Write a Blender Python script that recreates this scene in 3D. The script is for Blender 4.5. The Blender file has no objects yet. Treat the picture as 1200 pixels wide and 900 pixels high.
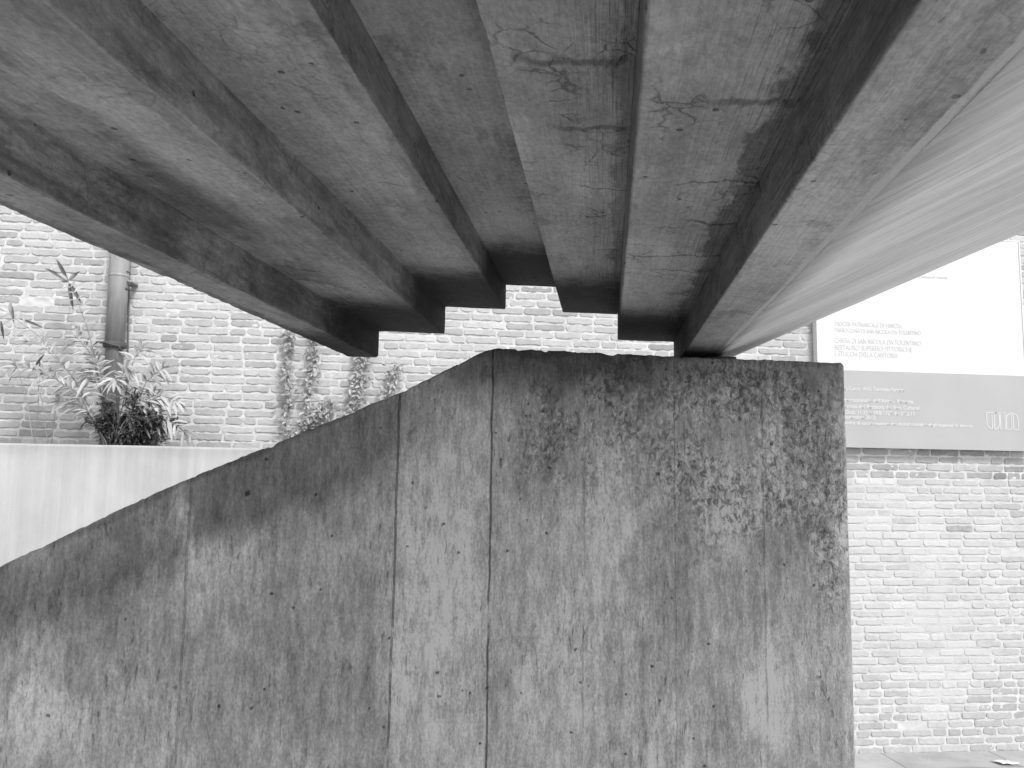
import bpy, bmesh, math, random
from mathutils import Vector, Matrix, noise
import numpy as np
rng = random.Random(11)
sc = bpy.context.scene
COL = sc.collection

# ------------------------------------------------------------ camera
F = 970.0
FW = Vector((0.11189464, 0.98714122, 0.11415692))
UP = Vector((-0.02920885, -0.11156152, 0.99332818))
RT = FW.cross(UP)
cd = bpy.data.cameras.new("camera"); cam = bpy.data.objects.new("camera", cd); COL.objects.link(cam)
m = Matrix((RT, UP, -FW)).transposed().to_4x4()
cam.matrix_world = m
cd.sensor_fit = 'HORIZONTAL'; cd.sensor_width = 36.0; cd.lens = 36.0 * F / 1200.0
cd.clip_start = 0.02; cd.clip_end = 2000.0
sc.camera = cam
def at(px, py, Y):
    """point of the plane y = Y seen at a photo pixel"""
    d = FW + RT * ((px - 600) / F) - UP * ((py - 450) / F)
    return d * (Y / d.y)

# ------------------------------------------------------------ light: overcast sky, grey because the photograph is black and white
w = bpy.data.worlds.new("World"); sc.world = w; w.use_nodes = True
nt = w.node_tree; nt.nodes.clear()
SUN_EL, SUN_AZ = math.radians(50), math.radians(156)   # azimuth clockwise from +y
sky = nt.nodes.new("ShaderNodeTexSky"); sky.sky_type = 'NISHITA'; sky.sun_disc = False
sky.sun_elevation = SUN_EL; sky.sun_rotation = SUN_AZ
bw = nt.nodes.new("ShaderNodeRGBToBW"); bg = nt.nodes.new("ShaderNodeBackground"); wo = nt.nodes.new("ShaderNodeOutputWorld")
nt.links.new(sky.outputs[0], bw.inputs[0]); nt.links.new(bw.outputs[0], bg.inputs[0]); nt.links.new(bg.outputs[0], wo.inputs[0])
bg.inputs[1].default_value = 0.15
sd = bpy.data.lights.new("sun", 'SUN'); sd.energy = 1.5; sd.angle = math.radians(14); sd.color = (1, 1, 1)
so = bpy.data.objects.new("sun", sd); COL.objects.link(so)
sdir = Vector((math.sin(SUN_AZ) * math.cos(SUN_EL), math.cos(SUN_AZ) * math.cos(SUN_EL), math.sin(SUN_EL)))
so.rotation_euler = sdir.to_track_quat('Z', 'Y').to_euler(); so.location = (0, 0, 10)
vs = sc.view_settings; vs.view_transform = 'Standard'; vs.look = 'None'; vs.gamma = 1; vs.use_curve_mapping = False
vs.exposure = 1.0

GZ = -1.957      # ground
WY = 6.0         # mean brick face plane

# ------------------------------------------------------------ node helper
class N:
    def __init__(s, name, rough=0.9, spec=0.25):
        s.m = bpy.data.materials.new(name); s.m.use_nodes = True
        s.t = s.m.node_tree; s.t.nodes.clear()
        s.out = s.t.nodes.new("ShaderNodeOutputMaterial"); s.b = s.t.nodes.new("ShaderNodeBsdfPrincipled")
        s.t.links.new(s.b.outputs[0], s.out.inputs[0])
        s.b.inputs['Roughness'].default_value = rough; s.b.inputs['Specular IOR Level'].default_value = spec
    def node(s, k, **kw):
        n = s.t.nodes.new(k)
        for a, v in kw.items(): setattr(n, a, v)
        return n
    def put(s, v, i):
        if isinstance(v, bpy.types.NodeSocket): s.t.links.new(v, i)
        else: i.default_value = v
    def M(s, op, a, b=0.0, c=0.0, clamp=False):
        n = s.node("ShaderNodeMath", operation=op, use_clamp=clamp)
        s.put(a, n.inputs[0]); s.put(b, n.inputs[1]); s.put(c, n.inputs[2]); return n.outputs[0]
    def mul(s, a, b): return s.M('MULTIPLY', a, b)
    def add(s, a, b): return s.M('ADD', a, b)
    def sub(s, a, b): return s.M('SUBTRACT', a, b)
    def V(s, op, a, b=(0, 0, 0)):
        n = s.node("ShaderNodeVectorMath", operation=op)
        s.put(a, n.inputs[0]); s.put(b, n.inputs[1])
        return n.outputs['Value'] if op in ('LENGTH', 'DISTANCE', 'DOT_PRODUCT') else n.outputs[0]
    def ramp(s, x, a, b, lo=0.0, hi=1.0, smooth=True):
        n = s.node("ShaderNodeMapRange"); n.interpolation_type = 'SMOOTHSTEP' if smooth else 'LINEAR'; n.clamp = True
        s.put(x, n.inputs['Value']); n.inputs['From Min'].default_value = a; n.inputs['From Max'].default_value = b
        n.inputs['To Min'].default_value = lo; n.inputs['To Max'].default_value = hi
        return n.outputs['Result']
    def pos(s):
        return s.node("ShaderNodeNewGeometry").outputs['Position']
    def noi(s, vec, scale=(1, 1, 1), detail=4, rough=0.55, dist=0.0, off=0.0, col=False):
        v = s.V('MULTIPLY', vec, scale)
        if off: v = s.V('ADD', v, (off, off * 1.7, off * 0.6))
        n = s.node("ShaderNodeTexNoise"); n.inputs['Scale'].default_value = 1.0
        n.inputs['Detail'].default_value = detail; n.inputs['Roughness'].default_value = rough; n.inputs['Distortion'].default_value = dist
        s.put(v, n.inputs['Vector']); return n.outputs['Color' if col else 'Fac']
    def vor(s, vec, scale=(1, 1, 1), feature='F1', out='Distance'):
        n = s.node("ShaderNodeTexVoronoi", feature=feature); n.inputs['Scale'].default_value = 1.0
        s.put(s.V('MULTIPLY', vec, scale), n.inputs['Vector']); return n.outputs[out]
    def blob(s, vec, c, r, soft=1.0):
        d = s.V('LENGTH', s.V('MULTIPLY', s.V('SUBTRACT', vec, c), (1 / r[0], 1 / r[1], 1 / r[2])))
        return s.ramp(d, 1.0, 1.0 - soft, 0, 1)
    def tint(s, v, mask, amt):       # v * (1 + amt*mask)
        return s.mul(v, s.M('MULTIPLY_ADD', mask, amt, 1.0))
    def fin(s, v, bump=None, strength=0.5, dist=0.01, lo=0.02, hi=0.85):
        v = s.M('MAXIMUM', s.M('MINIMUM', v, hi), lo)
        s.t.links.new(v, s.b.inputs['Base Color'])
        if bump is not None:
            b = s.node("ShaderNodeBump"); b.inputs['Strength'].default_value = strength; b.inputs['Distance'].default_value = dist
            s.put(bump, b.inputs['Height']); s.t.links.new(b.outputs[0], s.b.inputs['Normal'])
        return s.m

# ------------------------------------------------------------ object helpers
def link(name, me, mat=None, parent=None, loc=(0, 0, 0)):
    o = bpy.data.objects.new(name, me); COL.objects.link(o)
    if mat: me.materials.append(mat)
    if parent: o.parent = parent
    o.location = loc
    return o
def mesh(name, verts, faces, mat, parent=None, origin=(0, 0, 0), smooth=False):
    """verts in world space; origin = where the object's own origin goes (world); parent empties sit at `origin` too"""
    ox, oy, oz = origin
    me = bpy.data.meshes.new(name)
    me.from_pydata([(x - ox, y - oy, z - oz) for x, y, z in verts], [], faces); me.update()
    if smooth: me.polygons.foreach_set('use_smooth', [True] * len(me.polygons))
    return link(name, me, mat, parent, (0, 0, 0) if parent else origin)
def thing(name, label, cat, loc, group=None):
    o = bpy.data.objects.new(name, None); COL.objects.link(o); o.location = loc; o.empty_display_size = 0.1
    return tag(o, label, cat, group)
def tag(o, label, cat, group=None):
    o['label'] = label; o['category'] = cat
    if group: o['group'] = group
    return o
def boxv(x0, x1, y0, y1, z0, z1):
    v = [(x0, y0, z0), (x1, y0, z0), (x1, y1, z0), (x0, y1, z0), (x0, y0, z1), (x1, y0, z1), (x1, y1, z1), (x0, y1, z1)]
    f = [(0, 3, 2, 1), (4, 5, 6, 7), (0, 1, 5, 4), (1, 2, 6, 5), (2, 3, 7, 6), (3, 0, 4, 7)]
    return v, f
def sweep(rings, closed_caps=True):
    n = len(rings[0]); v = [p for r in rings for p in r]; f = []
    for i in range(len(rings) - 1):
        for j in range(n):
            k = (j + 1) % n
            f.append((i * n + j, i * n + k, (i + 1) * n + k, (i + 1) * n + j))
    if closed_caps:
        f.append(tuple(reversed(range(n)))); f.append(tuple(range((len(rings) - 1) * n, len(rings) * n)))
    return v, f
def tube(pts, rad, seg=12):
    rings = []
    pts = [Vector(p) for p in pts]
    for i, p in enumerate(pts):
        t = (pts[min(i + 1, len(pts) - 1)] - pts[max(i - 1, 0)]).normalized()
        a = t.orthogonal().normalized() if i == 0 else (a - t * a.dot(t)).normalized()
        b = t.cross(a); r = rad[i] if isinstance(rad, (list, tuple)) else rad
        rings.append([tuple(p + (a * math.cos(q) + b * math.sin(q)) * r) for q in [2 * math.pi * k / seg for k in range(seg)]])
    return sweep(rings)
def join(parts):
    V, Fc = [], []
    for v, f in parts:
        o = len(V); V += list(v); Fc += [tuple(i + o for i in q) for q in f]
    return V, Fc
def fb(x, y, z, o=3): return noise.fractal(Vector((x, y, z)), 0.6, 2.1, o)

# ------------------------------------------------------------ materials
def px2(px, py, Y=2.0):
    p = at(px, py, Y); return (p.x, 0, p.z)
BOARDS = [-0.515, -0.045, 0.180, 0.408, 0.635, 0.862]

def mat_parapet():
    n = N("parapet_concrete", 0.88, 0.25); P = n.pos()
    warp = n.V('MULTIPLY', n.V('SUBTRACT', n.noi(P, (9, 9, 6), 5, .6, col=True), (.5, .5, .5)), (.22, 0, .22))
    Q = n.V('MULTIPLY', n.V('ADD', P, warp), (1, 0, 1))
    wf = n.V('MULTIPLY', n.V('SUBTRACT', n.noi(P, (60, 60, 25), 5, .65, off=4, col=True), (.5, .5, .5)), (.06, 0, .06))
    Q2 = n.V('ADD', Q, wf)
    v = 0.425
    # boards: each one its own tone
    sx = n.node("ShaderNodeSeparateXYZ"); n.put(P, sx.inputs[0]); X, Z = sx.outputs[0], sx.outputs[2]
    wob = n.mul(n.sub(n.noi(P, (3, 3, 9), 3, .6, off=2), .5), 0.012)
    Xw = n.add(X, wob)
    tone = 1.0
    tones = [-.03, -.10, .13, -.03, .02, -.05, -.04]
    acc = 1.0 + tones[0]
    for b, (t0, t1) in zip(BOARDS, zip(tones[:-1], tones[1:])):
        acc = n.M('MULTIPLY_ADD', n.ramp(Xw, b - .002, b + .002), t1 - t0, acc)
    v = n.mul(acc, v)
    # broad mottling and rain streaks
    n1 = n.noi(P, (5, 5, 2.2), 5, .6, off=7)
    n2 = n.noi(P, (26, 26, 1.5), 4, .6, off=3)
    n3 = n.noi(P, (80, 80, 18), 5, .7, off=9)
    n4 = n.noi(P, (210, 210, 110), 4, .75, off=1); n5 = n.noi(P, (14, 14, 12), 6, .7, off=17)
    v = n.mul(v, n.ramp(n1, .34, .66, .84, 1.13, False))
    v = n.mul(v, n.ramp(n2, .34, .66, .86, 1.11, False))
    v = n.mul(v, n.ramp(n3, .36, .64, .76, 1.22, False))
    v = n.mul(v, n.ramp(n5, .34, .66, .82, 1.15, False))
    v = n.mul(v, n.ramp(n4, .34, .66, .74, 1.24, False))
    def B(px, py, rx, ry, soft=.9, q=Q):
        return n.blob(q, px2(px, py), (rx * .00206, 1.0, ry * .00206), soft)
    # stains
    for (px, py, rx, ry, a) in [(330, 590, 150, 60, -.20), (100, 700, 200, 70, -.15), (30, 740, 170, 150, -.30), (330, 780, 260, 170, -.14),
                                (660, 430, 190, 60, -.50), (640, 520, 60, 110, -.26), (745, 470, 70, 110, -.28), (590, 440, 60, 60, -.15),
                                (800, 430, 260, 45, -.25), (905, 470, 130, 70, -.22), (960, 520, 60, 160, -.26), (930, 625, 60, 55, -.28),
                                (790, 600, 60, 230, -.16), (770, 700, 40, 180, -.10), (870, 680, 90, 70, -.14), (975, 740, 45, 160, -.12), (400, 880, 60, 160, -.08)]:
        v = n.tint(v, B(px, py, rx, ry), a)
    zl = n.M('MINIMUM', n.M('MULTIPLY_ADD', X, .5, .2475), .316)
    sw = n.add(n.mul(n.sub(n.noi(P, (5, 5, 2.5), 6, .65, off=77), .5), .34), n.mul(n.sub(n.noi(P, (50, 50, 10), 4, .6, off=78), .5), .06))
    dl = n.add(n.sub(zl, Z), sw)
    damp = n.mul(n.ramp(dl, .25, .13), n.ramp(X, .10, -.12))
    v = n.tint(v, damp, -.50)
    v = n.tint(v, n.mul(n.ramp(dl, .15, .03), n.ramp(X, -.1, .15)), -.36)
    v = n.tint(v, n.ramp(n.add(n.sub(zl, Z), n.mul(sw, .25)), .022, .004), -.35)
    for (px, py, rx, ry, a) in [(208, 600, 20, 42, .75), (214, 640, 14, 60, .5), (235, 680, 30, 90, .18), (50, 835, 55, 60, .45), (540, 690, 34, 90, .28), (505, 800, 45, 190, .22), (900, 830, 34, 120, .60),
                                (905, 780, 70, 60, .12), (480, 620, 60, 80, .14), (680, 720, 60, 260, .18), (720, 640, 30, 150, .12), (840, 590, 95, 110, .15),
                                (630, 760, 60, 180, .10), (880, 800, 20, 60, .25), (925, 850, 25, 60, .22), (350, 720, 120, 130, .12), (600, 640, 30, 120, .12), (985, 640, 24, 70, .2)]:
        v = n.tint(v, B(px, py, rx, ry, .9, Q2), a)
    # short vertical dark dabs of grain-pulled paste
    dab = n.ramp(n.noi(P, (150, 150, 34), 2, .5, off=12), .60, .74)
    dabm = n.ramp(n.noi(P, (10, 10, 5), 3, .6, off=14), .42, .62)
    v = n.tint(v, n.mul(dab, dabm), -.38)
    # lichen / pitted speckle upper right
    lic = n.noi(P, (75, 75, 55), 4, .75, dist=.6, off=21)
    lm = B(880, 520, 200, 190, .6); lm = n.M('MAXIMUM', lm, B(690, 500, 130, 130, .8))
    lm = n.M('MAXIMUM', lm, B(970, 600, 45, 240, .7))
    lm = n.mul(lm, n.ramp(n.noi(P, (9, 9, 7), 5, .7, off=31), .40, .54))
    v = n.tint(v, n.mul(n.ramp(lic, .53, .57), lm), -.55)
    v = n.tint(v, n.mul(n.ramp(lic, .48, .41), lm), .55)
    # dark flecks along the top
    fl = n.ramp(n.noi(P, (28, 28, 16), 5, .7, dist=.5, off=41), .53, .68)
    tm = n.M('MAXIMUM', B(690, 440, 200, 80, .6), B(470, 480, 200, 60, .8))
    v = n.tint(v, n.mul(fl, tm), -.45)
    # thin run-off line under the arris
    # pores
    vd = n.vor(P, (30, 30, 30)); pc = n.vor(P, (30, 30, 30), out='Color')
    pick = n.ramp(n.M('FRACT', n.mul(pc, 7.3)), .80, .81)
    pore = n.mul(n.ramp(n.add(vd, n.mul(n.sub(n4, .5), .35)), .13, .06), pick)
    v = n.tint(v, pore, -.60)
    vd2 = n.vor(P, (9, 9, 9)); pk2 = n.ramp(n.M('FRACT', n.mul(n.vor(P, (9, 9, 9), out='Color'), 5.1)), .82, .83)
    pore2 = n.mul(n.ramp(n.add(vd2, n.mul(n.sub(n4, .5), .12)), .065, .03), pk2)
    v = n.tint(v, pore2, -.7)
    # board joints, stronger on some boards
    joint = 0.0
    for b, s_, wd in zip(BOARDS, (.35, .75, .95, .25, .2, .35), (.0022, .0020, .0018, .0015, .0015, .0020)):
        d = n.M('ABSOLUTE', n.sub(Xw, b))
        joint = n.M('MAXIMUM', n.mul(n.ramp(d, wd * 1.6, wd * .5), s_), joint)
    gap = n.ramp(n.noi(P, (6, 6, 7), 4, .7, off=51), .34, .50)
    joint = n.mul(joint, gap)
    v = n.tint(v, joint, -.68)
    h = n.add(n.mul(n3, .45), n.mul(n4, .30)); h = n.add(h, n.mul(n1, .5))
    h = n.sub(h, n.mul(joint, 1.0)); h = n.sub(h, n.mul(pore, .8)); h = n.sub(h, n.mul(pore2, 1.3)); h = n.sub(h, n.mul(n.mul(dab, dabm), .35))
    h = n.sub(h, n.mul(n.mul(lic, lm), 1.2))
    return n.fin(v, h, .9, .009, .02, .6)

SLX, SLZ = 0.2316, 0.0141       # ribs run (SLX, 1, SLZ)
def uv_of(px, py, z0):
    d = FW + RT * ((px - 600) / F) - UP * ((py - 450) / F)
    t = (z0 - SLZ * 2.35) / (d.z - SLZ * d.y); p = d * t
    return p.x - SLX * (p.y - 2.35), p.y
ZL = {'0': .335, '1': .41, '2': .487, '3': .56}

def mat_soffit():
    n = N("soffit_concrete", 0.85, 0.3); P = n.pos()
    sx = n.node("ShaderNodeSeparateXYZ"); n.put(P, sx.inputs[0])
    Y, Z = sx.outputs[1], sx.outputs[2]
    U = n.sub(sx.outputs[0], n.mul(n.sub(Y, 2.35), SLX))
    c = n.node("ShaderNodeCombineXYZ"); n.put(U, c.inputs[0]); n.put(Y, c.inputs[1]); n.put(Z, c.inputs[2]); T = c.outputs[0]
    v = 0.40
    g1 = n.noi(T, (6, 2.5, 6), 5, .6, off=3); g2 = n.noi(T, (30, 2.2, 30), 4, .6, off=8)
    g3 = n.noi(T, (150, 5, 150), 3, .6, off=5); g4 = n.noi(T, (150, 90, 150), 4, .75, off=6)
    g5 = n.noi(T, (22, 22, 22), 5, .7, off=16)
    v = n.mul(v, n.ramp(g1, .34, .66, .74, 1.28, False)); v = n.mul(v, n.ramp(g2, .34, .66, .90, 1.09, False))
    v = n.mul(v, n.ramp(g4, .34, .66, .80, 1.20, False)); v = n.mul(v, n.ramp(g5, .34, .66, .88, 1.10, False))
    right = n.ramp(U, .36, .44)
    v = n.mul(v, n.ramp(g3, .3, .7, .90, 1.10, False))
    v = n.tint(v, n.mul(n.ramp(g3, .45, .62), right), -.12)
    # risers (faces turned sideways): coarse dark grain, then an even darker tone overall
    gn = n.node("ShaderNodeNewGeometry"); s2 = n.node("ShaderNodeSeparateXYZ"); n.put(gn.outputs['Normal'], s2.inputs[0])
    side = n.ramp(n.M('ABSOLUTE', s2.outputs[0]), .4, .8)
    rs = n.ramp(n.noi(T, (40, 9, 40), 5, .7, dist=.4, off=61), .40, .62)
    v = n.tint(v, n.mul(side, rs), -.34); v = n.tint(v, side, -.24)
    # damp along the inner corners
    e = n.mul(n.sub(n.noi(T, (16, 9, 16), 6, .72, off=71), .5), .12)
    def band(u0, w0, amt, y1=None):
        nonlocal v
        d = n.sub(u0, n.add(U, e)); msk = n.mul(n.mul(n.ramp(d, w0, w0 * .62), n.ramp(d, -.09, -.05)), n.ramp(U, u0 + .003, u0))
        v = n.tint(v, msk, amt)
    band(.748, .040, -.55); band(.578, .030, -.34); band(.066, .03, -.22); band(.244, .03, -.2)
    zP = n.ramp(n.M('ABSOLUTE', n.sub(n.sub(Z, n.mul(n.sub(Y, 2.35), SLZ)), .375)), .05, .03)
    lf = n.mul(n.ramp(U, .0, -.06), n.ramp(n.noi(T, (12, 4, 12), 4, .7, off=81), .38, .58))
    v = n.tint(v, n.mul(lf, zP), -.50)
    # dark weathering of the left outer arris
    le = n.mul(n.ramp(n.add(U, n.mul(e, .5)), -.168, -.186), n.ramp(n.noi(T, (9, 4, 9), 5, .7, off=87), .42, .52)); v = n.tint(v, le, -.45)
    # transverse cracks (photo end points)
    wav = n.mul(n.sub(n.noi(T, (16, 4, 16), 4, .55, off=91), .5), .085)
    wav2 = n.noi(T, (50, 50, 50), 3, .6, off=95)
    crack = 0.0
    for (a, b, lv, wd, am) in [((600, 68), (742, 70), '2', .010, .75), ((650, 152), (738, 150), '2', .008, .7), ((675, 215), (735, 222), '2', .004, .6), ((660, 255), (730, 252), '2', .003, .6),
                               ((690, 292), (728, 293), '2', .0025, .6), ((830, 118), (935, 122), '1', .010, .7), ((790, 215), (900, 212), '1', .004, .7), ((800, 257), (880, 262), '1', .006, .85),
                               ((740, 301), (850, 299), '1', .004, .8), ((780, 318), (845, 318), '1', .003, .6), ((760, 268), (800, 266), '1', .003, .5),
                               ((440, 240), (478, 243), '2', .003, .6), ((325, 312), (375, 318), '1', .005, .85), ((330, 100), (400, 120), '2', .002, .3),
                               ((530, 205), (545, 212), '3', .004, .7), ((420, 215), (470, 218), '2', .002, .5), ((450, 290), (500, 300), '2', .004, .45), ((350, 250), (400, 262), '1', .003, .5)]:
        u0, y0 = uv_of(*a, ZL[lv]); u1, y1 = uv_of(*b, ZL[lv]); sl = (y1 - y0) / (u1 - u0)
        line = n.add(n.M('MULTIPLY_ADD', n.sub(U, u0), sl, y0), wav)
        d = n.add(n.M('ABSOLUTE', n.sub(Y, line)), n.mul(n.sub(g5, .5), .012))
        k = n.mul(n.ramp(d, wd * 1.2, wd * .15), n.mul(n.ramp(U, u0 - .012, u0 + .03), n.ramp(U, u1 + .012, u1 - .012)))
        zz = ZL[lv]
        k = n.mul(k, n.ramp(n.M('ABSOLUTE', n.sub(n.sub(Z, n.mul(n.sub(Y, 2.35), SLZ)), zz)), .03, .012))
        crack = n.M('MAXIMUM', n.mul(k, am), crack)
    crack = n.mul(crack, n.ramp(wav2, .25, .5, .45, 1))
    v = n.tint(v, crack, -.65)
    # fine craze net on the right-hand steps
    cz = n.vor(n.V('ADD', T, n.V('MULTIPLY', n.noi(T, (30, 30, 30), 3, .6, col=True), (.03, .03, .03))), (22, 30, 22), 'DISTANCE_TO_EDGE')
    czm = n.mul(n.ramp(cz, .045, .01), n.mul(n.ramp(n.noi(T, (9, 5, 9), 3, .6, off=33), .50, .62), n.mul(n.ramp(U, .2, .5, .45, 1), n.ramp(U, .76, .74, .25, 1))))
    v = n.tint(v, czm, -.42)
    # damp blots
    bl = n.ramp(n.noi(T, (9, 7, 9), 5, .65, dist=.3, off=24), .58, .66); v = n.tint(v, bl, -.24)
    # pores and bright flecks
    vd = n.vor(T, (34, 34, 34)); pk = n.ramp(n.M('FRACT', n.mul(n.vor(T, (34, 34, 34), out='Color'), 7.7)), .86, .87)
    pore = n.mul(n.ramp(vd, .15, .08), pk); v = n.tint(v, pore, -.55)
    # mortar paste ridge beside the light flank
    rd = n.M('ABSOLUTE', n.sub(n.add(U, n.mul(wav, .08)), .838))
    v = n.tint(v, n.mul(n.ramp(rd, .006, .002), n.ramp(g2, .35, .5)), .9)
    # right-hand outer rib is paler and pocked
    v = n.tint(v, n.ramp(U, .745, .76), .16)
    wp = n.mul(n.ramp(n.noi(T, (55, 30, 55), 3, .6, off=44), .66, .72), n.ramp(U, .76, .78)); v = n.tint(v, wp, -.5)
    h = n.add(n.mul(g3, n.M('MULTIPLY_ADD', right, .5, .25)), n.mul(g4, .3)); h = n.add(h, n.mul(g5, .5))
    h = n.sub(h, n.mul(crack, .9)); h = n.sub(h, n.mul(pore, .8)); h = n.sub(h, n.mul(czm, .3))
    # shade at the far ends above the wall, painted into the concrete colour
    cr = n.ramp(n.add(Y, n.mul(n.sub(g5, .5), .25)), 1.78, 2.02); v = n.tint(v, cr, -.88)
    return n.fin(v, h, .8, .008, .015, .6)

def mat_flank():
    n = N("smooth_rendered_flank", 0.6, 0.4); P = n.pos()
    sx = n.node("ShaderNodeSeparateXYZ"); n.put(P, sx.inputs[0])
    dy = n.sub(sx.outputs[1], 2.35); U = n.add(sx.outputs[0], n.mul(dy, .51)); ZZ = n.add(sx.outputs[2], n.mul(dy, .247))
    c = n.node("ShaderNodeCombineXYZ"); n.put(U, c.inputs[0]); n.put(sx.outputs[1], c.inputs[1]); n.put(ZZ, c.inputs[2]); T = c.outputs[0]
    a = n.noi(T, (24, 2.6, 24), 5, .65, dist=.3, off=3); b = n.noi(T, (70, 5, 70), 4, .6, off=5); d = n.noi(T, (5, 2, 5), 4, .6, off=9); g = n.noi(T, (120, 60, 120), 3, .6)
    v = n.mul(0.82, n.ramp(a, .34, .66, .82, 1.08, False)); v = n.mul(v, n.ramp(g, .34, .66, .93, 1.05, False)); v = n.mul(v, n.ramp(b, .35, .65, .88, 1.09, False)); v = n.mul(v, n.ramp(d, .3, .7, .85, 1.12, False))
    v = n.tint(v, n.ramp(n.noi(T, (50, 3.5, 50), 4, .6, off=19), .60, .72), -.20)
    h = n.add(n.mul(a, .5), n.mul(g, .12))
    return n.fin(v, h, .35, .006, .1, .85)

def mat_brick():
    n = N("old_brick", 0.92, 0.2); P = n.pos()
    at_ = n.node("ShaderNodeAttribute", attribute_name="tone"); at_.attribute_type = 'GEOMETRY'
    v = at_.outputs['Fac']
    a = n.noi(P, (60, 60, 90), 4, .65, off=2); b = n.noi(P, (14, 14, 14), 4, .6, off=5); g = n.noi(P, (240, 240, 240), 2, .6)
    v = n.mul(v, n.ramp(a, .3, .7, .90, 1.10, False)); v = n.mul(v, n.ramp(b, .3, .7, .92, 1.07, False))
    # lime bloom creeping over the brick faces
    bl = n.ramp(n.noi(P, (9, 9, 16), 5, .7, off=7), .50, .68)
    v = n.add(n.mul(v, n.M('MULTIPLY_ADD', bl, -.35, 1)), n.mul(bl, .17))
    # old limewash left on the lower right of the wall
    c = at(1070, 680, WY)
    ww = n.mul(n.blob(n.V('MULTIPLY', P, (1, 0, 1)), (c.x, 0, c.z), (1.15, 1, 1.15), .75), n.ramp(n.noi(P, (5, 5, 7), 6, .7, off=33), .40, .58))
    v = n.add(n.mul(v, n.M('MULTIPLY_ADD', ww, -.75, 1)), n.mul(ww, .75 * .53))
    h = n.add(n.mul(a, .5), n.mul(g, .3))
    return n.fin(v, h, .5, .004, .06, .7)
def mat_mortar():
    n = N("lime_mortar", 0.95, 0.15); P = n.pos()
    at_ = n.node("ShaderNodeAttribute", attribute_name="tone"); v = at_.outputs['Fac']
    a = n.noi(P, (40, 40, 60), 5, .7, off=12); g = n.noi(P, (200, 200, 200), 3, .6)
    v = n.mul(v, n.ramp(a, .3, .7, .93, 1.06, False)); v = n.mul(v, n.ramp(g, .3, .7, .95, 1.04, False))
    return n.fin(v, n.add(a, n.mul(g, .4)), .5, .004, .1, .8)
def mat_plain(name, base, rough=.85, sc_=(30, 30, 30), var=.15, spec=.25, bump=.3):
    n = N(name, rough, spec); P = n.pos()
    a = n.noi(P, sc_, 5, .6, off=3); b = n.noi(P, (4, 4, 1.5), 4, .6, off=8)
    v = n.mul(base, n.ramp(a, .3, .7, 1 - var, 1 + var * .9, False)); v = n.mul(v, n.ramp(b, .3, .7, 1 - var * .7, 1 + var * .6, False))
    return n.fin(v, a, bump, .004, .01, .85)
def mat_leaf(name, base):
    n = N(name, .5, .4); P = n.pos()
    oi = n.node("ShaderNodeNewGeometry").outputs['Random Per Island']
    v = n.mul(base, n.ramp(oi, 0, 1, .65, 1.4, False)); v = n.mul(v, n.ramp(n.noi(P, (120, 120, 120), 2), .3, .7, .85, 1.15, False))
    n.fin(v)
    tr = n.node("ShaderNodeBsdfTranslucent"); mx = n.node("ShaderNodeMixShader"); mx.inputs[0].default_value = .25
    n.t.links.new(v, tr.inputs[0]); n.t.links.new(n.b.outputs[0], mx.inputs[1]); n.t.links.new(tr.outputs[0], mx.inputs[2]); n.t.links.new(mx.outputs[0], n.out.inputs[0])
    return n.m
M_PAR, M_SOF, M_FLK = mat_parapet(), mat_soffit(), mat_flank()
M_BRK, M_MOR = mat_brick(), mat_mortar()

# ------------------------------------------------------------ ground
def mat_ground():
    n = N("stone_paving", .8, .3); P = n.pos()
    bt = n.node("ShaderNodeTexBrick"); n.put(n.V('ADD', n.V('MULTIPLY', P, (1, 1, 1)), (.37, .22, 0)), bt.inputs['Vector'])
    bt.inputs['Scale'].default_value = 1.0; bt.inputs['Brick Width'].default_value = .85; bt.inputs['Row Height'].default_value = .42
    bt.inputs['Mortar Size'].default_value = .006; bt.inputs['Mortar Smooth'].default_value = .3; bt.inputs['Bias'].default_value = 0
    bt.inputs['Color1'].default_value = (.44, .44, .44, 1); bt.inputs['Color2'].default_value = (.36, .36, .36, 1); bt.inputs['Mortar'].default_value = (.2, .2, .2, 1)
    b = n.node("ShaderNodeRGBToBW"); n.put(bt.outputs['Color'], b.inputs[0]); v = b.outputs[0]
    v = n.mul(v, n.ramp(n.noi(P, (3, 3, 3), 5, .65), .3, .7, .8, 1.15, False)); g = n.noi(P, (90, 90, 90), 3, .7)
    v = n.mul(v, n.ramp(g, .3, .7, .88, 1.1, False))
    h = n.sub(n.mul(g, .3), bt.outputs['Fac'])
    return n.fin(v, h, .5, .008)
gv = []; gf = []
xs = [-300, -60, -20, -8] + [x * .5 for x in range(-12, 17)] + [12, 20, 60, 300]
ys = [-300, -60, -20, -8] + [y * .5 for y in range(-10, 13)] + [9, 20, 60, 300]
for y in ys:
    for x in xs: gv.append((x, y, GZ + (0.006 * fb(x * .7, y * .7, 0) if abs(x) < 9 and abs(y) < 9 else 0)))
for j in range(len(ys) - 1):
    for i in range(len(xs) - 1):
        a = j * len(xs) + i; gf.append((a, a + 1, a + 1 + len(xs), a + len(xs)))
g = mesh('ground', gv, gf, mat_ground(), smooth=True); g['kind'] = 'structure'

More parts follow.
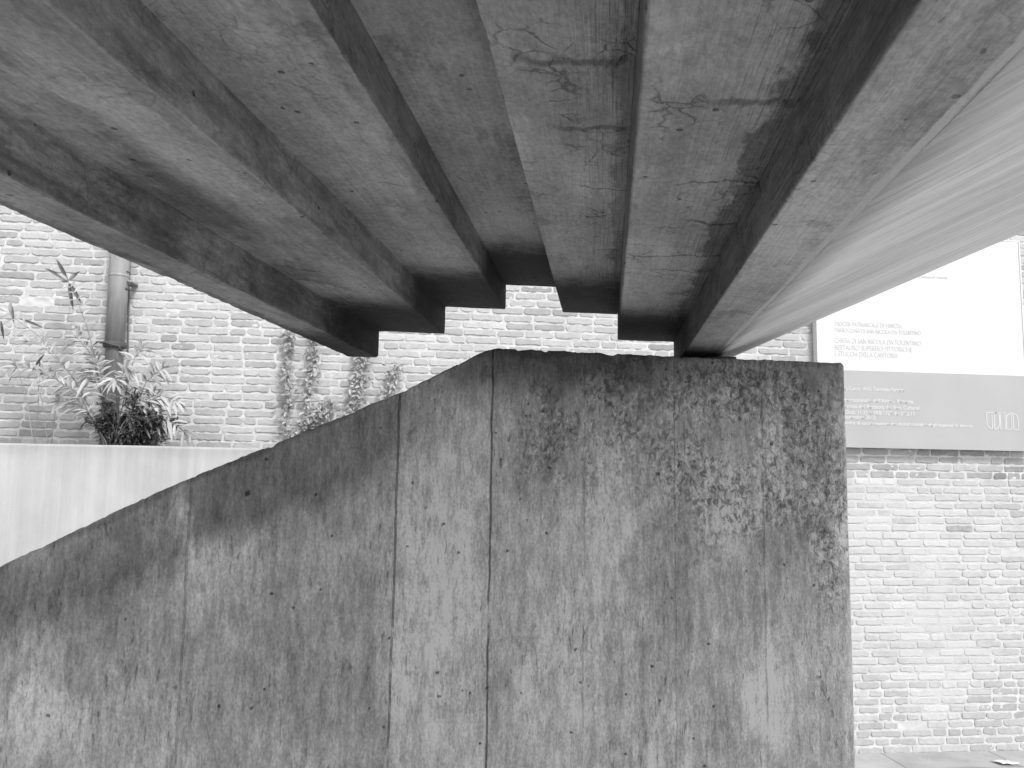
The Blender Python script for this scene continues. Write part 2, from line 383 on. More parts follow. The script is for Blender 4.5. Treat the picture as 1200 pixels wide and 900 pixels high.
# ------------------------------------------------------------ brick wall
WX0, WX1, WZ0, WZ1 = -6.2, 8.2, GZ - .02, 3.45
MY = WY + .006
def plaster(x, z):
    """0..1: how much lime render still covers the wall here"""
    s = fb(x * 1.3 + 3, z * 1.9, 2.2, 5) * .38
    def bl(cx, cz, rx, rz): return max(0.0, 1 - math.hypot((x - cx) / rx, (z - cz) / rz))
    c = at(1075, 660, WY); a = at(1040, 620, WY); b = at(170, 360, WY); d = at(520, 400, WY); e_ = at(1100, 830, WY); k = at(20, 290, WY)
    r = min(.62, 1.5 * bl(c.x, c.z, 1.25, 1.25)) + .7 * bl(a.x - .1, a.z + .2, .35, .35) + .5 * bl(e_.x, c.z - .3, .28, 1.1) + .9 * bl(b.x + .02, b.z, .13, .55) + .55 * bl(d.x, d.z, 1.0, .5) + .7 * bl(e_.x, e_.z, .5, .6) + .3 * bl(k.x, k.z, .9, .5)
    if x > 2.6 and z > .06: r *= max(0.0, 1 - (z - .06) / .05); s -= .3
    return max(0.0, min(1.0, r + s * 1.1 - .05))
bv, bf, bt_ = [], [], []
CH = 0.0577
def brick(x0, x1, z0, z1, tone, yf):
    """one worn brick: an irregular rounded outline that domes out of the mortar"""
    w_, h_ = x1 - x0, z1 - z0; r = min(h_ * .42, .016) * rng.uniform(.5, 1.2)
    pts = []
    nx = max(3, int(w_ / .022))
    for i in range(nx + 1): pts.append((x0 + r + (w_ - 2 * r) * i / nx, z0))
    pts.append((x1 - r * .3, z0 + r * .3)); pts.append((x1, z0 + h_ * .5)); pts.append((x1 - r * .3, z1 - r * .3))
    for i in range(nx + 1): pts.append((x1 - r - (w_ - 2 * r) * i / nx, z1))
    pts.append((x0 + r * .3, z1 - r * .3)); pts.append((x0, z0 + h_ * .5)); pts.append((x0 + r * .3, z0 + r * .3))
    cx, cz = (x0 + x1) / 2, (z0 + z1) / 2; n_ = len(pts); o = len(bv)
    out = []
    for (x, z) in pts:
        q = fb(x * 28, yf * 90, z * 28, 3) * .0052 + fb(x * 9, 3, z * 9, 2) * .003
        dx, dz = x - cx, z - cz; out.append((x + q * (1 if dx > 0 else -1) * .7, z + q * (1 if dz > 0 else -1)))
    for (x, z) in out: bv.append((x, MY + .012, z))
    for (x, z) in out: bv.append((x, yf + .0022, z))
    for (x, z) in out:
        k = .0035; bv.append((x - math.copysign(min(k, abs(x - cx)), x - cx), yf + fb(x * 30, 0, z * 30, 2) * .0012, z - math.copysign(min(k, abs(z - cz)), z - cz)))
    for j in range(n_):
        k = (j + 1) % n_
        bf.append((o + j, o + k, o + n_ + k, o + n_ + j)); bf.append((o + n_ + j, o + n_ + k, o + 2 * n_ + k, o + 2 * n_ + j))
    bf.append(tuple(o + 2 * n_ + j for j in range(n_)))
    bt_.extend([tone] * (2 * n_ + 1))
bump_r = None
z = GZ; row = 0
holes = []
dz_row = at(100, 400, WY).z
bush = at(110, 480, WY)
while z < WZ1 - .06:
    x = WX0 + rng.uniform(0, .1) + (.09 if row % 2 else 0)
    ph = rng.random() * 9
    while x < WX1 - .05:
        L = rng.choices([.200, .224, .102, .15], [5, 4, 2.4, .6])[0] * rng.uniform(.93, 1.06)
        jx = rng.uniform(.009, .016)
        zz = z + .006 * fb(x * .45, row * .013, ph * .05, 2) + .002 * rng.uniform(-1, 1)
        hh = .0445 * rng.uniform(.92, 1.07)
        cx, cz = x + L / 2, zz + hh / 2
        pl = plaster(cx, cz)
        tone = rng.gauss(.43, .04)
        if rng.random() < .10: tone -= rng.uniform(.03, .09)
        if rng.random() < .10: tone += rng.uniform(.02, .07)
        if cx > 3.1 and cz > .05 and cz < .4: tone -= .09                     # unwashed courses under the board
        if cx > 4.15 and -.6 < cz < .1: tone -= .05
        if cx > 3.2 and cz < -1.55: tone -= .03
        if cx < -2.0 and cz < .6: tone -= .035
        tone = tone + (rng.gauss(.50, .045) - tone) * min(1, pl * 1.2)
        off = -.0015 - .0022 * min(pl, .7) + rng.uniform(-.0018, .0015)      # where render survives bricks sit almost flush
        if rng.random() > .006:
            brick(x, x + L, zz, zz + hh, max(.12, tone), WY + off + .003)
        x += L + jx
    z += CH; row += 1
bw_root = thing('brick_wall', 'long old wall of worn thin bricks in thick pale mortar behind the concrete', 'wall', (1.0, WY, GZ))
o = mesh('bricks', bv, bf, M_BRK, bw_root, (1.0, WY, GZ), smooth=False)
ca = o.data.attributes.new('tone', 'FLOAT', 'FACE'); ca.data.foreach_set('value', bt_)
# mortar bed: a relief sheet over a solid core
mv, mf, mt = [], [], []; PLV = []
nx, nz = 1150, 450
for j in range(nz + 1):
    for i in range(nx + 1):
        x = WX0 + (WX1 - WX0) * i / nx; zz = WZ0 + (WZ1 - WZ0) * j / nz
        pl = plaster(x, zz)
        y = MY + fb(x * 20, 5, zz * 32, 4) * .0062 * (1 - .75 * pl) - max(0, pl - .35) * .0052; PLV.append(pl)
        mv.append((x, y, zz))
for j in range(nz):
    for i in range(nx):
        a = j * (nx + 1) + i; mf.append((a, a + 1, a + nx + 2, a + nx + 1))
        mt.append(.575 - .06 * PLV[a] + .05 * fb(mv[a][0] * 3, 1, mv[a][2] * 3, 3))
nsheet = len(mf)
cv, cf = boxv(WX0, WX1, WY + .02, WY + .42, WZ0, WZ1)
V2, F2 = join([(mv, mf), (cv, cf)])
o = mesh('mortar_core', V2, F2, M_MOR, bw_root, (1.0, WY, GZ), smooth=True)
ca = o.data.attributes.new('tone', 'FLOAT', 'FACE'); ca.data.foreach_set('value', mt + [.5] * 6)
cv, cf = boxv(WX0 - .02, WX1 + .02, WY - .05, WY + .47, WZ1 + .001, WZ1 + .07)
mesh('coping', cv, cf, mat_plain('coping_stone', .45), bw_root, (1.0, WY, GZ))

# ------------------------------------------------------------ parapet wall
def lerp_prof(x, P):
    for (x0, z0), (x1, z1) in zip(P[:-1], P[1:]):
        if x <= x1: return z0 + (z1 - z0) * (x - x0) / (x1 - x0)
    return P[-1][1]
PROF = [(-4.2, -1.80), (-.917, -.211), (-.561, -.028), (-.052, .199), (.118, .290), (.150, .308), (.185, .319), (.36, .3175), (.614, .314), (1.087, .312)]
PY0, PY1 = 2.0, 2.36
def top_z(x): return lerp_prof(x, PROF)
xs = []
x = -4.2
while x < 1.087:
    xs.append(x); x += .03 if x < -1.1 else .006
xs += [1.0805, 1.0855, 1.087]; xs = sorted(set(xs))
rings = []
for x in xs:
    endr = max(0, x - 1.079) / .008; er = .004 * endr * endr    # softened end arris
    zt = top_z(x) + .0018 * fb(x * 60, 0, 0, 3) + .002 * fb(x * 14, 3, 0, 2) - max(0, fb(x * 22, 9, 1, 3) - .28) * .010 * (x < .93) - er
    board = (sum(1 for b in BOARDS if x > b) * 7.31) % 1 * .0016
    ring = []
    NZ = 60
    r = .005 + .006 * max(0, fb(x * 30, 2, 7, 3) + .15)
    y0 = PY0 + board + er
    for k in range(NZ + 1):
        zz = GZ - .03 + (zt - r - GZ + .03) * (k / NZ)
        ring.append((x, y0 + .0012 * fb(x * 9, 1, zz * 4, 3), zz))
    for a in (22, 45, 68, 90):
        a = math.radians(a); ring.append((x, y0 + r - r * math.cos(a), zt - r + r * math.sin(a)))
    for k in (1, 2, 3, 4, 5): ring.append((x, y0 + r + (PY1 - 2 * r - y0) * k / 5, zt + .0015 * fb(x * 20, k * 2.3, 0, 2) * (k < 5)))
    ring.append((x, PY1, zt - r)); ring.append((x, PY1, GZ - .03))
    rings.append(ring)
pv, pf = sweep(rings)
par = mesh('parapet_wall', pv, pf, M_PAR, None, (-1.0, 2.18, GZ), smooth=True)
M_MOSS = mat_plain('dark_moss_crust', .05, .95, var=.4)
par.data.materials.append(M_MOSS)
for p in par.data.polygons:
    if p.normal.z > .8: p.material_index = 1
tag(par, 'stained board-marked concrete wall with a sloping left shoulder and flat top, in the foreground', 'wall')

# ------------------------------------------------------------ stepped concrete canopy
YE, YN = 2.35, -1.9
cn = thing('stepped_canopy', 'heavy concrete slab overhead with stepped underside, resting on the stained wall', 'canopy', (.2, 0, .33))
CO = (.2, 0, .33)
ysamp = [YE - .0005 * 0]
y = YE
ylist = [YE, YE - .0015, YE - .004, YE - .008]
while y > .30: y -= .009; ylist.append(y) if y < YE - .01 else None
while y > YN: y -= .08; ylist.append(max(y, YN))
def endlift(y): # rounding of the far bottom arris
    d = YE - y; R = .008
    return R - math.sqrt(max(0, R * R - (R - min(d, R)) ** 2)) if d < R else 0.0
def rib(u0, u1, z0, z1, rl, rr, seed, rough=1.0, name='rib'):
    """a long solid between u0 and u1; rl / rr = radius of its left / right bottom arris"""
    rings = []
    nu = max(4, int((u1 - u0) / .012))
    for y in ylist:
        zo = SLZ * (y - YE); el = endlift(y)
        def chip(c): return max(0.0, fb(y * 22, seed, c, 4) - .16) * .016 * rough + .005 * rough * max(0, fb(y * 60, seed + 3, c, 3))
        cl, cr = (rl + chip(1.5) if rl else 0), (rr + chip(7.5) if rr else 0)
        wl = .0010 * fb(y * 9, seed, 3, 3) * (rl > 0) * rough; wr = .0010 * fb(y * 9, seed, 8, 3) * (rr > 0) * rough
        ring = []
        zb = z0 + zo + el; zt = z1 + zo
        a0, a1 = u0 + wl, u1 + wr
        nz_ = 5
        for k in range(nz_): ring.append((a0, zt + (zb + cl - zt) * k / nz_))
        if cl:
            for a in (0, 30, 60, 90):
                a = math.radians(a); ring.append((a0 + cl - cl * math.cos(a), zb + cl - cl * math.sin(a)))
        else: ring.append((a0, zb)); ring.append((a0 + .0005, zb)); ring.append((a0 + .001, zb)); ring.append((a0 + .002, zb))
        for k in range(1, nu):
            uu = a0 + cl + (a1 - a0 - cl - cr) * k / nu
            if not cl and k == 0: continue
            ring.append((max(uu, a0 + .0025), zb + .0011 * fb(uu * 7, y * 3, seed, 3)))
        if cr:
            for a in (90, 60, 30, 0):
                a = math.radians(a); ring.append((a1 - cr + cr * math.cos(a), zb + cr - cr * math.sin(a)))
        else: ring.append((a1 - .002, zb)); ring.append((a1 - .001, zb)); ring.append((a1 - .0005, zb)); ring.append((a1, zb))
        for k in range(1, nz_ + 1): ring.append((a1, zb + cr + (zt - zb - cr) * k / nz_))
        rings.append([(u + SLX * (y - YE), y, zz) for u, zz in ring])
    v_, f_ = sweep(rings)
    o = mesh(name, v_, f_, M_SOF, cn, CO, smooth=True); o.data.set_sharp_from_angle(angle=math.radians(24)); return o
ZT = .56
US = [-.203, -.116, .070, .244, .412, .576, .746, .845]
ZS = [.335, .410, .488, .560, .486, .410, .335]
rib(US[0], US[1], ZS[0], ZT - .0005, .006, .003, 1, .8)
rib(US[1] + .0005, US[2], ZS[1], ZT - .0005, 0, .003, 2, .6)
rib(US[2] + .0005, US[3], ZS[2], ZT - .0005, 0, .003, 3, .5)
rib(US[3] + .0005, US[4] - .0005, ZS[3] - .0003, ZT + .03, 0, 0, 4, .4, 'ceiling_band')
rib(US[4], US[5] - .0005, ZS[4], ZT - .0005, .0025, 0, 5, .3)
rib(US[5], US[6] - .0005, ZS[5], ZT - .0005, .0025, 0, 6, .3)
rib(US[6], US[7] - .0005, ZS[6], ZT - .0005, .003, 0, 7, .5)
# slab on top
ring = []
def q(y, u, zz): return (u + SLX * (y - YE), y, zz)
def L2(y):  # outer lower edge of the flank
    t = (2.35 - y) / 1.0
    return .905 + .510 * t, .362 + .247 * t
sv = []; 
TOPZ = .78
ring2 = []
for y in (YE, YN):
    ring2.append([q(y, US[0], ZT + SLZ * (y - YE)), q(y, US[3], ZT + SLZ * (y - YE)), q(y, US[3], ZT + .0305 + SLZ * (y - YE)), q(y, US[4], ZT + .0305 + SLZ * (y - YE)), q(y, US[4], ZT + SLZ * (y - YE)),
                  q(y, US[7], ZT + SLZ * (y - YE)), q(y, US[7], TOPZ), q(y, US[0], TOPZ)])
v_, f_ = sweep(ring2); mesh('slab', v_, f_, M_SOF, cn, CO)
# light rendered flank flaring outwards on the right
rings = []
for y in ylist:
    ux, zo = US[7] + SLX * (y - YE), SLZ * (y - YE)
    ox, oz = L2(y); el = endlift(y)
    ring = [(ux, y, TOPZ - .001), (ux, y, ZS[6] + zo + el)]
    K = 16
    for k in range(1, K):
        t = k / K
        ring.append((ux + (ox - ux) * t, y, ZS[6] + zo + (oz - ZS[6] - zo) * t + el + .0010 * fb(t * 3, y * 1.5, 5, 2)))
    zo_ = oz + el + .0012 * fb(y * 6, 1, 1, 3)
    ring += [(ox - .003, y, zo_), (ox, y, zo_ + .003), (ox, y, zo_ + .12)]
    rings.append(ring)
v_, f_ = sweep(rings); fl = mesh('side_flank', v_, f_, M_FLK, cn, CO, smooth=True)
fl['label'] = 'smooth pale outer flank of the canopy, streaked lengthwise'
for p in fl.data.polygons:
    pass
# bearing pad between the outer rib and the wall top
cv, cf = boxv(.762, .838, 2.10, 2.33, .3125, .3335)
mesh('bearing_pad', cv, cf, mat_plain('dark_bearing', .06), cn, CO)

# ------------------------------------------------------------ low rendered wall and planting bed (left, behind)
LY = 5.3
lz = at(0, 519, LY).z
rows = []
xs2 = [-6.2 + .05 * i for i in range(int((6.2 + .7) / .05) + 1)]
rings = []
for x in xs2:
    zt = lz + .002 * fb(x * 2, 0, 0, 2) + .0012 * fb(x * 20, 0, 4, 2)
    ring = [(x, LY + .003 * fb(x * 2, zz, 0, 2), zz) for zz in [GZ - .02 + (zt - .012 - GZ + .02) * k / 20 for k in range(21)]]
    ring += [(x, LY + .004, zt - .004), (x, LY + .012, zt), (x, LY + .148, zt), (x, LY + .16, zt - .01), (x, LY + .16, GZ - .02)]
    rings.append(ring)
def mat_low():
    n = N("pale_render", .9, .2); P = n.pos()
    v = .47
    v = n.mul(v, n.ramp(n.noi(P, (22, 1, 1.0), 5, .6, off=3), .3, .7, .90, 1.08, False))
    v = n.mul(v, n.ramp(n.noi(P, (3, 3, 2.5), 5, .6, off=5), .3, .7, .88, 1.08, False)); g = n.noi(P, (130, 130, 130), 3, .7)
    v = n.mul(v, n.ramp(g, .3, .7, .95, 1.04, False))
    sx = n.node("ShaderNodeSeparateXYZ"); n.put(P, sx.inputs[0])
    zz = n.add(sx.outputs[2], n.mul(n.sub(n.noi(P, (12, 1, 3), 4, .6, off=6), .5), .10))
    v = n.tint(v, n.ramp(zz, lz - .10, lz - .01), -.12)
    j = n.ramp(n.M('ABSOLUTE', n.sub(sx.outputs[0], at(70, 600, LY).x)), .006, .002); v = n.tint(v, j, -.05)
    return n.fin(v, g, .3, .004)
v_, f_ = sweep(rings); lw = mesh('low_wall', v_, f_, mat_low(), None, (-2.5, LY + .08, GZ), smooth=False)
tag(lw, 'low smooth pale concrete wall at lower left, in front of the bricks', 'wall')
v_, f_ = boxv(-6.2, .65, LY + .162, WY - .012, GZ - .02, lz - .05)
o = mesh('soil', v_, f_, mat_plain('dark_soil', .10, var=.4)); o['kind'] = 'structure'

# ------------------------------------------------------------ drainpipe
M_PIPE = mat_plain('weathered_pipe_metal', .30, .55, (25, 25, 6), .18, .4)
M_PIPE2 = mat_plain('pipe_shoe_metal', .15, .55, (25, 25, 6), .3, .4)
M_IRON = mat_plain('dark_iron', .09, .6)
PYY = WY - .10
pt0, pt1 = at(141, 300, PYY), at(130.5, 462, PYY)
pr = .064
dirp = (pt0 - pt1).normalized()
base = Vector((pt1.x, PYY, lz - .1))
dp = thing('drainpipe', 'grey metal drainpipe running up the brick wall, top left', 'drainpipe', tuple(base)); DO = tuple(base)
jt = at(134.5, 402, PYY)
def along(z_): return pt1 + dirp * ((z_ - pt1.z) / dirp.z)
v_, f_ = tube([along(jt.z), along(jt.z + .5), along(1.9), along(WZ1)], pr, 28); mesh('pipe', v_, f_, M_PIPE, dp, DO, True)
v_, f_ = tube([along(lz - .1), along(lz + .1), along(jt.z - .03), along(jt.z - .01)], pr * .86, 24); mesh('lower_pipe', v_, f_, M_PIPE2, dp, DO, True)
def ringat(z_, r_, h_): return tube([along(z_), along(z_ + h_ * .3), along(z_ + h_ * .7), along(z_ + h_)], [r_ * .97, r_, r_, r_ * .97], 28)
c1 = ringat(jt.z - .035, pr * 1.16, .04)
p_ = along(jt.z - .015)
wire = [tube([p_ + Vector((-.14, .02, -.004)), p_ + Vector((-.10, -.035, .012)), p_ + Vector((-.03, -.075, .004)), p_ + Vector((.05, -.06, -.014)), p_ + Vector((.062, -.05, -.045))], .008, 8)]
v_, f_ = join([c1] + wire); mesh('collar', v_, f_, M_IRON, dp, DO, True)
jz = at(140, 322, PYY).z
v_, f_ = join([ringat(jz - .02, pr * 1.04, .018), boxv(along(jz).x + pr, along(jz).x + pr + .035, PYY - .02, WY + .01, jz - .055, jz - .04)]); mesh('bracket', v_, f_, M_PIPE, dp, DO, True)
bolts = []
for (px, py) in ((151.5, 333), (147.5, 338), (149, 318)):
    b_ = at(px, py, PYY - .03); v_, f_ = tube([b_ + Vector((0, .06, 0)), b_], .009 if py != 318 else .005, 8); mesh('bolt', v_, f_, M_IRON, dp, DO, True)
# cable down the wall right of the pipe
cp = [at(152.5, 300, WY - .02), at(151, 350, WY - .02), at(149.5, 420, WY - .02), at(148, 470, WY - .02)]
v_, f_ = tube([cp[0] + Vector((.05, 0, 1.5))] + cp, .006, 8)
o = mesh('cable', v_, f_, M_PIPE2, None, tuple(cp[-1]), True); tag(o, 'thin grey cable fixed to the bricks right beside the drainpipe', 'cable')

# ------------------------------------------------------------ plants
def leaf(p, d, up, L, W, droop=.3, seg=4):
    """a pointed leaf as a folded strip"""
    d = d.normalized(); s = d.cross(up); s = s.normalized() if s.length > 1e-4 else Vector((1, 0, 0)); nrm = s.cross(d).normalized()
    V, Fc = [], []
    for i in range(seg + 1):
        t = i / seg; w_ = W * math.sin(math.pi * (t * .92 + .04)) ** .8 * (1 - .35 * t)
        c = p + d * (L * t) - Vector((0, 0, 1)) * (droop * L * t * t)
        V += [tuple(c - s * w_ / 2 + nrm * w_ * .18), tuple(c), tuple(c + s * w_ / 2 + nrm * w_ * .18)]
    for i in range(seg):
        a = i * 3; Fc += [(a, a + 1, a + 4, a + 3), (a + 1, a + 2, a + 5, a + 4)]
    return V, Fc
R3 = lambda s=1.0: Vector((rng.uniform(-s, s), rng.uniform(-s, s), rng.uniform(-s, s)))
M_STEM = mat_plain('plant_stem', .16, .8)
M_LD, M_LM, M_LP, M_LI = mat_leaf('dark_leaves', .085), mat_leaf('mid_leaves', .22), mat_leaf('pale_leaves', .43), mat_leaf('ivy_leaves', .38)
def plant(name, label, cat, base, stems, leafspec, mat, group=None, stem_r=.005, smat=None):
    """stems: list of point lists; leafspec(stem) -> list of (V,F)"""
    t = thing(name, label, cat, tuple(base), group)
    v_, f_ = join([tube(s, [stem_r * (1 - .7 * i / (len(s) - 1)) for i in range(len(s))], 6) for s in stems]); mesh('stems', v_, f_, smat or M_STEM, t, tuple(base), True)
    parts = []
    for s in stems: parts += leafspec(s)
    v_, f_ = join(parts); mesh('leaves', v_, f_, mat, t, tuple(base), False)
    return t
def curve(a, b, sag, n_=7, jit=.01):
    out = []
    for i in range(n_):
        t = i / (n_ - 1); p = a.lerp(b, t) + Vector((0, 0, sag * math.sin(math.pi * t))) + (R3(jit) if 0 < i < n_ - 1 else Vector())
        out.append(p)
    return out
# dark shrub in front of the pipe foot
SY = 5.72
def shrub(label, px, py, rx, rz, nst, mat, llen, dens, seedoff=0, lw_=.32):
    base = at(px, 524, SY); base.z = lz - .05
    stems = []
    for i in range(nst):
        a = rng.uniform(-1, 1); h = rz * rng.uniform(.45, 1.0) * (1 - .45 * abs(a))
        stems.append(curve(base + Vector((a * rx * .3, rng.uniform(-.05, .05), 0)), base + Vector((a * rx, rng.uniform(-.16, .14), h + .05)), .04))
    def lv(s):
        L = []
        for i in range(dens):
            t = rng.uniform(.15, 1); k = t * (len(s) - 1); i0 = min(int(k), len(s) - 2); p = s[i0].lerp(s[i0 + 1], k - i0) + R3(.022)
            d = (s[-1] - s[0]).normalized() * .5 + R3(1); d.z = d.z * .6 + .05
            L.append(leaf(p, d, Vector((rng.uniform(-.4, .4), rng.uniform(-.9, .1), 1)), llen * rng.uniform(.6, 1.25), llen * lw_ * rng.uniform(.8, 1.2), rng.uniform(.1, .6), 4))
        return L
    return plant('shrub', label, 'shrub', base, stems, lv, mat, 'weeds growing on the low wall')
shrub('small bushy dark shrub on the low wall at the foot of the drainpipe', 152, 500, .27, .42, 46, M_LD, .060, 36)
shrub('low lighter leafy clump just right of the dark shrub at the pipe', 178, 510, .15, .19, 24, M_LM, .040, 22)
# pale plant with long arching sprays of leaflets, left of and over the pipe
base = at(132, 520, 5.66); base.z = lz - .05
tips = [(12, 368, .0), (34, 400, -.05), (80, 330, -.02), (90, 395, 0), (55, 440, -.08), (100, 440, 0), (190, 432, -.02), (178, 470, 0), (150, 430, -.1), (205, 470, .02), (110, 415, -.06), (70, 470, 0), (165, 410, 0), (20, 430, 0), (135, 445, -.1), (215, 505, 0)]
stems = []
for (px, py, dy) in tips:
    e_ = at(px, py, 5.66 + dy); stems.append(curve(base + R3(.02), e_, .10 + .08 * rng.random(), 9, .008))
def sprays(s):
    L = []
    for i in range(3, len(s)):
        for side in (-1, 1):
            for rep in range(2 if i > 4 else 1):
                p = s[i].lerp(s[i - 1], rep * .5) ; t = (s[i] - s[i - 1]).normalized()
                sd_ = t.cross(Vector((0, -1, .3))).normalized() * side
                L.append(leaf(p, sd_ + t * .7 + R3(.35), Vector((rng.uniform(-.3, .3), -.7, 1)), rng.uniform(.07, .125), rng.uniform(.020, .034), rng.uniform(.15, .6), 5))
    t = (s[-1] - s[-2]).normalized()
    for k in range(3): L.append(leaf(s[-1], t + R3(.6), Vector((0, -.8, 1)), rng.uniform(.07, .12), .028, .3, 5))
    return L
plant('arching_plant', 'pale plant with long arching leafy sprays in front of the drainpipe', 'plant', base, stems, sprays, M_LP, 'weeds growing on the low wall', .004, M_LM)
# dark drooping sprig against the bricks, upper left
b2 = at(84, 345, 5.80); e2 = at(78, 322, 5.78)
root2 = at(60, 524, 5.80); root2.z = lz - .05
st = [curve(root2, b2, .05, 9, .006) + [e2]]
def sprig(s):
    L = []
    for (tx, ty) in ((71, 311), (88, 322), (90, 345), (78, 330), (84, 350), (62, 318)):
        q_ = at(tx, ty, 5.76); src = at(80, 330, 5.77); L.append(leaf(src.lerp(q_, .15), (q_ - src), Vector((0, -1, .3)), (q_ - src).length * 1.1 + .03, .030, .1, 5))
    for (a, b) in (((16, 374), (14, 358)), ((4, 392), (1, 376)), ((25, 372), (50, 384)), ((40, 430), (52, 415)), ((50, 440), (46, 422))):
        p0, p1 = at(*b, 5.76), at(*a, 5.76); L.append(leaf(p0, p1 - p0, Vector((0, -1, .3)), (p1 - p0).length + .02, .022, .1, 5))
    return L
st.append(curve(root2, at(14, 358, 5.77), .12, 10, .006)); st.append(curve(root2 + Vector((-.1, 0, 0)), at(48, 415, 5.77), .06, 8, .006)); st.append(curve(root2 + Vector((-.1, 0, 0)), at(1, 374, 5.77), .12, 10, .006))
plant('thin_sapling', 'thin stems tipped with a few dark drooping leaves, far left against the bricks', 'plant', root2, st, sprig, M_LM, 'weeds growing on the low wall', .003, M_LP)
# ivy strands climbing the wall
def ivy(label, pts, wpx, dens):
    P_ = [at(x, y, WY - .03) for x, y in pts]; base = P_[0]
    stem = []
    for a, b in zip(P_[:-1], P_[1:]):
        for k in range(5): stem.append(a.lerp(b, k / 5) + Vector((rng.uniform(-.012, .012), 0, 0)))
    stem.append(P_[-1])
    w_ = wpx * .0062
    def lv(s):
        L = []
        for i in range(len(s) - 1):
            for k in range(dens):
                t = i / len(s); env = (1 - .45 * t) * (.5 + .9 * abs(math.sin(i * 1.3 + dens)))
                p = s[i].lerp(s[i + 1], rng.random()) + Vector((rng.gauss(0, w_ * .42 * env), rng.uniform(-.05, 0), rng.uniform(-.01, .01)))
                L.append(leaf(p, Vector((rng.uniform(-1, 1), rng.uniform(-.6, 0), rng.uniform(-.9, .5))), Vector((rng.uniform(-.5, .5), -1, .6)), rng.uniform(.022, .045), rng.uniform(.018, .032), .2, 3))
        return L
    return plant('ivy', label, 'ivy', base, [stem], lv, M_LI, 'ivy strands climbing the bricks', .0035)
ivy('leftmost thin ivy strand climbing the bricks behind the sloping wall', [(333, 530), (338, 470), (336, 440), (341, 408), (340, 380)], 9, 12)
ivy('second ivy strand from the left, reaching highest under the canopy edge', [(362, 520), (360, 470), (367, 430), (368, 400), (372, 375)], 10, 14)
ivy('dense bushy ivy strand directly below the left corner of the canopy end', [(405, 500), (418, 465), (422, 445), (425, 418), (423, 400)], 13, 18)
ivy('faint ivy strand nearest the top of the sloping concrete wall', [(445, 500), (455, 460), (462, 440), (466, 428)], 14, 10)
ivy('low sideways tangle of ivy just above the sloping wall', [(345, 510), (365, 492), (378, 482), (388, 470)], 15, 14)

# ------------------------------------------------------------ site board
SBY = WY - .068
def sp(px, py): return at(px, py, SBY)
sx0 = at(957, 400, SBY).x; sx1 = at(1197, 330, SBY).x; sz1 = at(1170, 281, SBY).z; szb = at(1095, 437.5, SBY).z; sz0 = at(1095, 527, SBY).z
SO = ((sx0 + sx1) / 2, SBY, sz0)
sg = thing('site_board', 'large white restoration notice board with a grey lower band, on the brick wall at right', 'sign', SO)
n = N('board_white', .5, .4); M_W = n.fin(n.mul(.64, n.ramp(n.noi(n.pos(), (2, 2, 2), 3), .3, .7, .97, 1.02, False)))
n = N('board_grey', .5, .4); M_G = n.fin(n.mul(.385, n.ramp(n.noi(n.pos(), (3, 3, 3), 3), .3, .7, .96, 1.04, False)))
M_TXG = mat_plain('pale_grey_print', .52, .6, var=.02); M_TXW = mat_plain('white_print', .58, .6, var=.02); M_FR = mat_plain('board_edge', .68, .5, var=.05)
v_, f_ = boxv(sx0 + .02, sx1 - .012, SBY, SBY + .02, szb + .0005, sz1 - .01); mesh('upper_panel', v_, f_, M_W, sg, SO)
v_, f_ = boxv(sx0 + .02, sx1 - .012, SBY, SBY + .02, sz0 + .004, szb - .0005); mesh('lower_band', v_, f_, M_G, sg, SO)
parts = [boxv(sx0, sx0 + .0195, SBY - .006, SBY + .060, sz0, sz1), boxv(sx1 - .0115, sx1, SBY - .006, SBY + .060, sz0, sz1), boxv(sx0 + .0195, sx1 - .0115, SBY - .003, SBY + .060, sz1 - .0095, sz1), boxv(sx0 + .0195, sx1 - .0115, SBY + .0205, SBY + .060, sz0 + .01, sz0 + .05)]
v_, f_ = join(parts); mesh('frame', v_, f_, M_FR, sg, SO)
def text(s, px, py, size, mat, wpx=None, bold=0.0, name='lettering'):
    c = bpy.data.curves.new('t', 'FONT'); c.body = s; c.size = size; c.extrude = .0008; c.offset = bold
    o = bpy.data.objects.new('t', c); COL.objects.link(o); dg = bpy.context.evaluated_depsgraph_get()
    me = bpy.data.meshes.new_from_object(o.evaluated_get(dg)); bpy.data.objects.remove(o)
    p = sp(px, py); k = 1.0
    if wpx:
        ww = max(v.co.x for v in me.vertices); k = (sp(wpx, py).x - p.x) / ww
    for v in me.vertices: v.co = Vector((p.x - SO[0] + v.co.x * k, -.0012 - v.co.z, p.z - SO[2] + v.co.y))
    me.materials.clear(); link(name, me, mat, sg)
for s, py, x1, sz in (("DIOCESI PATRIARCALE DI VENEZIA", 381.5, 1057, .047), ("PARROCCHIA DI SAN NICOLA DA TOLENTINO", 389, 1079, .047),
                  ("CHIESA DI SAN NICOLA DA TOLENTINO", 401.5, 1079, .056), ("RESTAURO SUPERFICI PITTORICHE", 409.5, 1069, .056), ("E STUCCHI DELLA CANTORIA", 417, 1052, .056)):
    text(s, 978, py, sz, M_TXG, x1)
text("Comune di Venezia", 1076, 325.5, .03, M_TXG, 1110)
for s, py, x1, sz in (("Arch. Andrea Curcio  Arch. Tommaso Farnese", 456.5, 1059.5, .042), ("Scuola Internazionale dell'Arte - Venezia", 470, 1070, .042), ("Esperto Tecnico del Restauro dei Beni Culturali", 477.5, 1078, .042),
                  ("AUT. 040 Dott. 11.21 e VRB 1129 del 09.2.11", 484.5, 1071, .042), ("Venezia Novembre 2012", 490, 1026, .040), ("Scuola didattica di conservazione dei dipinti murali e degli apparati in stucco", 496.5, 1139, .034)):
    text(s, 966, py, sz, M_TXW, x1, .0012)
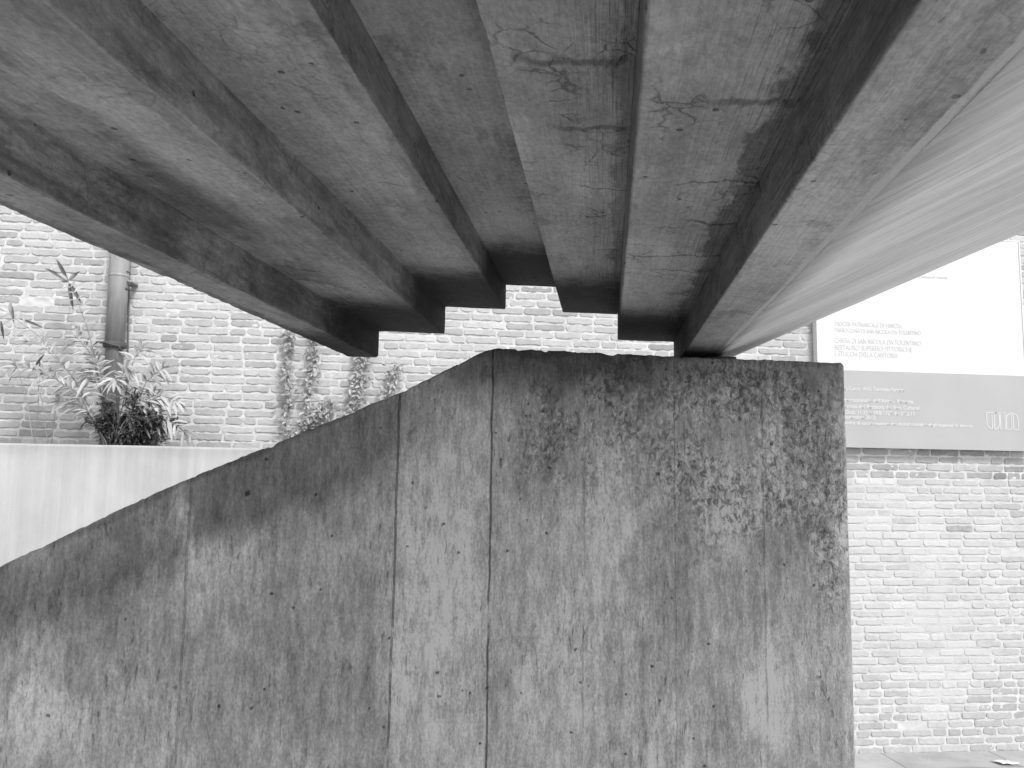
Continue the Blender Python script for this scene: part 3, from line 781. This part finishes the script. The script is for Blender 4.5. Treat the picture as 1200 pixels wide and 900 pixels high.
# outlined emblem lower right: a U, an I and an arch drawn in double line
def line2(pts, w_=.0075):
    P_ = [Vector(p) for p in pts]; V, Fc = [], []
    for i, p in enumerate(P_):
        t = (P_[min(i + 1, len(P_) - 1)] - P_[max(i - 1, 0)]).normalized(); s = Vector((-t.y, t.x))
        for e in (1, -1): V.append(p + s * e * w_ / 2)
    o = len(V); V3 = [(v.x, 0, v.y) for v in V] + [(v.x, -.001, v.y) for v in V]
    for i in range(len(P_) - 1):
        a = 2 * i; Fc += [(o + a, o + a + 1, o + a + 3, o + a + 2), (a, o + a, o + a + 2, a + 2), (a + 1, a + 3, o + a + 3, o + a + 1)]
    return V3, Fc
lo, hi = sp(1156.8, 503), sp(1192.5, 484.5); Wd, Hd = hi.x - lo.x, hi.z - lo.z
def arc(cx, cy, rx, ry, a0, a1, k=10): return [(cx + rx * math.cos(math.radians(a0 + (a1 - a0) * i / k)), cy + ry * math.sin(math.radians(a0 + (a1 - a0) * i / k))) for i in range(k + 1)]
E2 = [[(0, 1), (.33, 1)], [(0, 1), (0, .35)] + arc(.21, .35, .21, .35, 180, 270), arc(.19, .35, .21, .35, 270, 360) + [(.40, .80)] + arc(.28, .80, .12, .2, 0, 90),
      [(.17, 1), (.17, .03)], [(.24, 1), (.24, .03)], [(.37, 1), (.58, 1), (.58, 0), (.43, 0), (.43, .95)],
      [(.62, 0), (.62, .62)] + arc(.81, .62, .19, .38, 180, 0, 16) + [(1, 0), (.60, 0)], [(.78, 0), (.78, .98)], [(.84, 0), (.84, .98)]]
v_, f_ = join([line2([(lo.x + a * Wd, lo.z + b * Hd) for a, b in l]) for l in E2])
v_ = [(x, SBY - .0008 + y, z_) for x, y, z_ in v_]
mesh('emblem', v_, f_, M_TXW, sg, SO)

# ------------------------------------------------------------ scrap of paper on the paving
d = FW + RT * ((1178 - 600) / F) - UP * ((893 - 450) / F); pp = d * ((GZ + .012) / d.z)
V, Fc = [], []
for j in range(6):
    for i in range(8):
        a, b = (i / 7 - .5) * .13, (j / 5 - .5) * .09
        V.append((pp.x + a + b * -.35, pp.y + b, GZ + .014 + .004 * math.sin(i * 1.1 + j)))
for j in range(5):
    for i in range(7): k = j * 8 + i; Fc.append((k, k + 1, k + 9, k + 8))
o = mesh('paper_sheet', V, Fc, M_W, None, (pp.x, pp.y, GZ + .01), True)
so_ = o.modifiers.new('thickness', 'SOLIDIFY'); so_.thickness = .0008
tag(o, 'small white sheet of paper lying on the paving at the wall foot', 'paper')
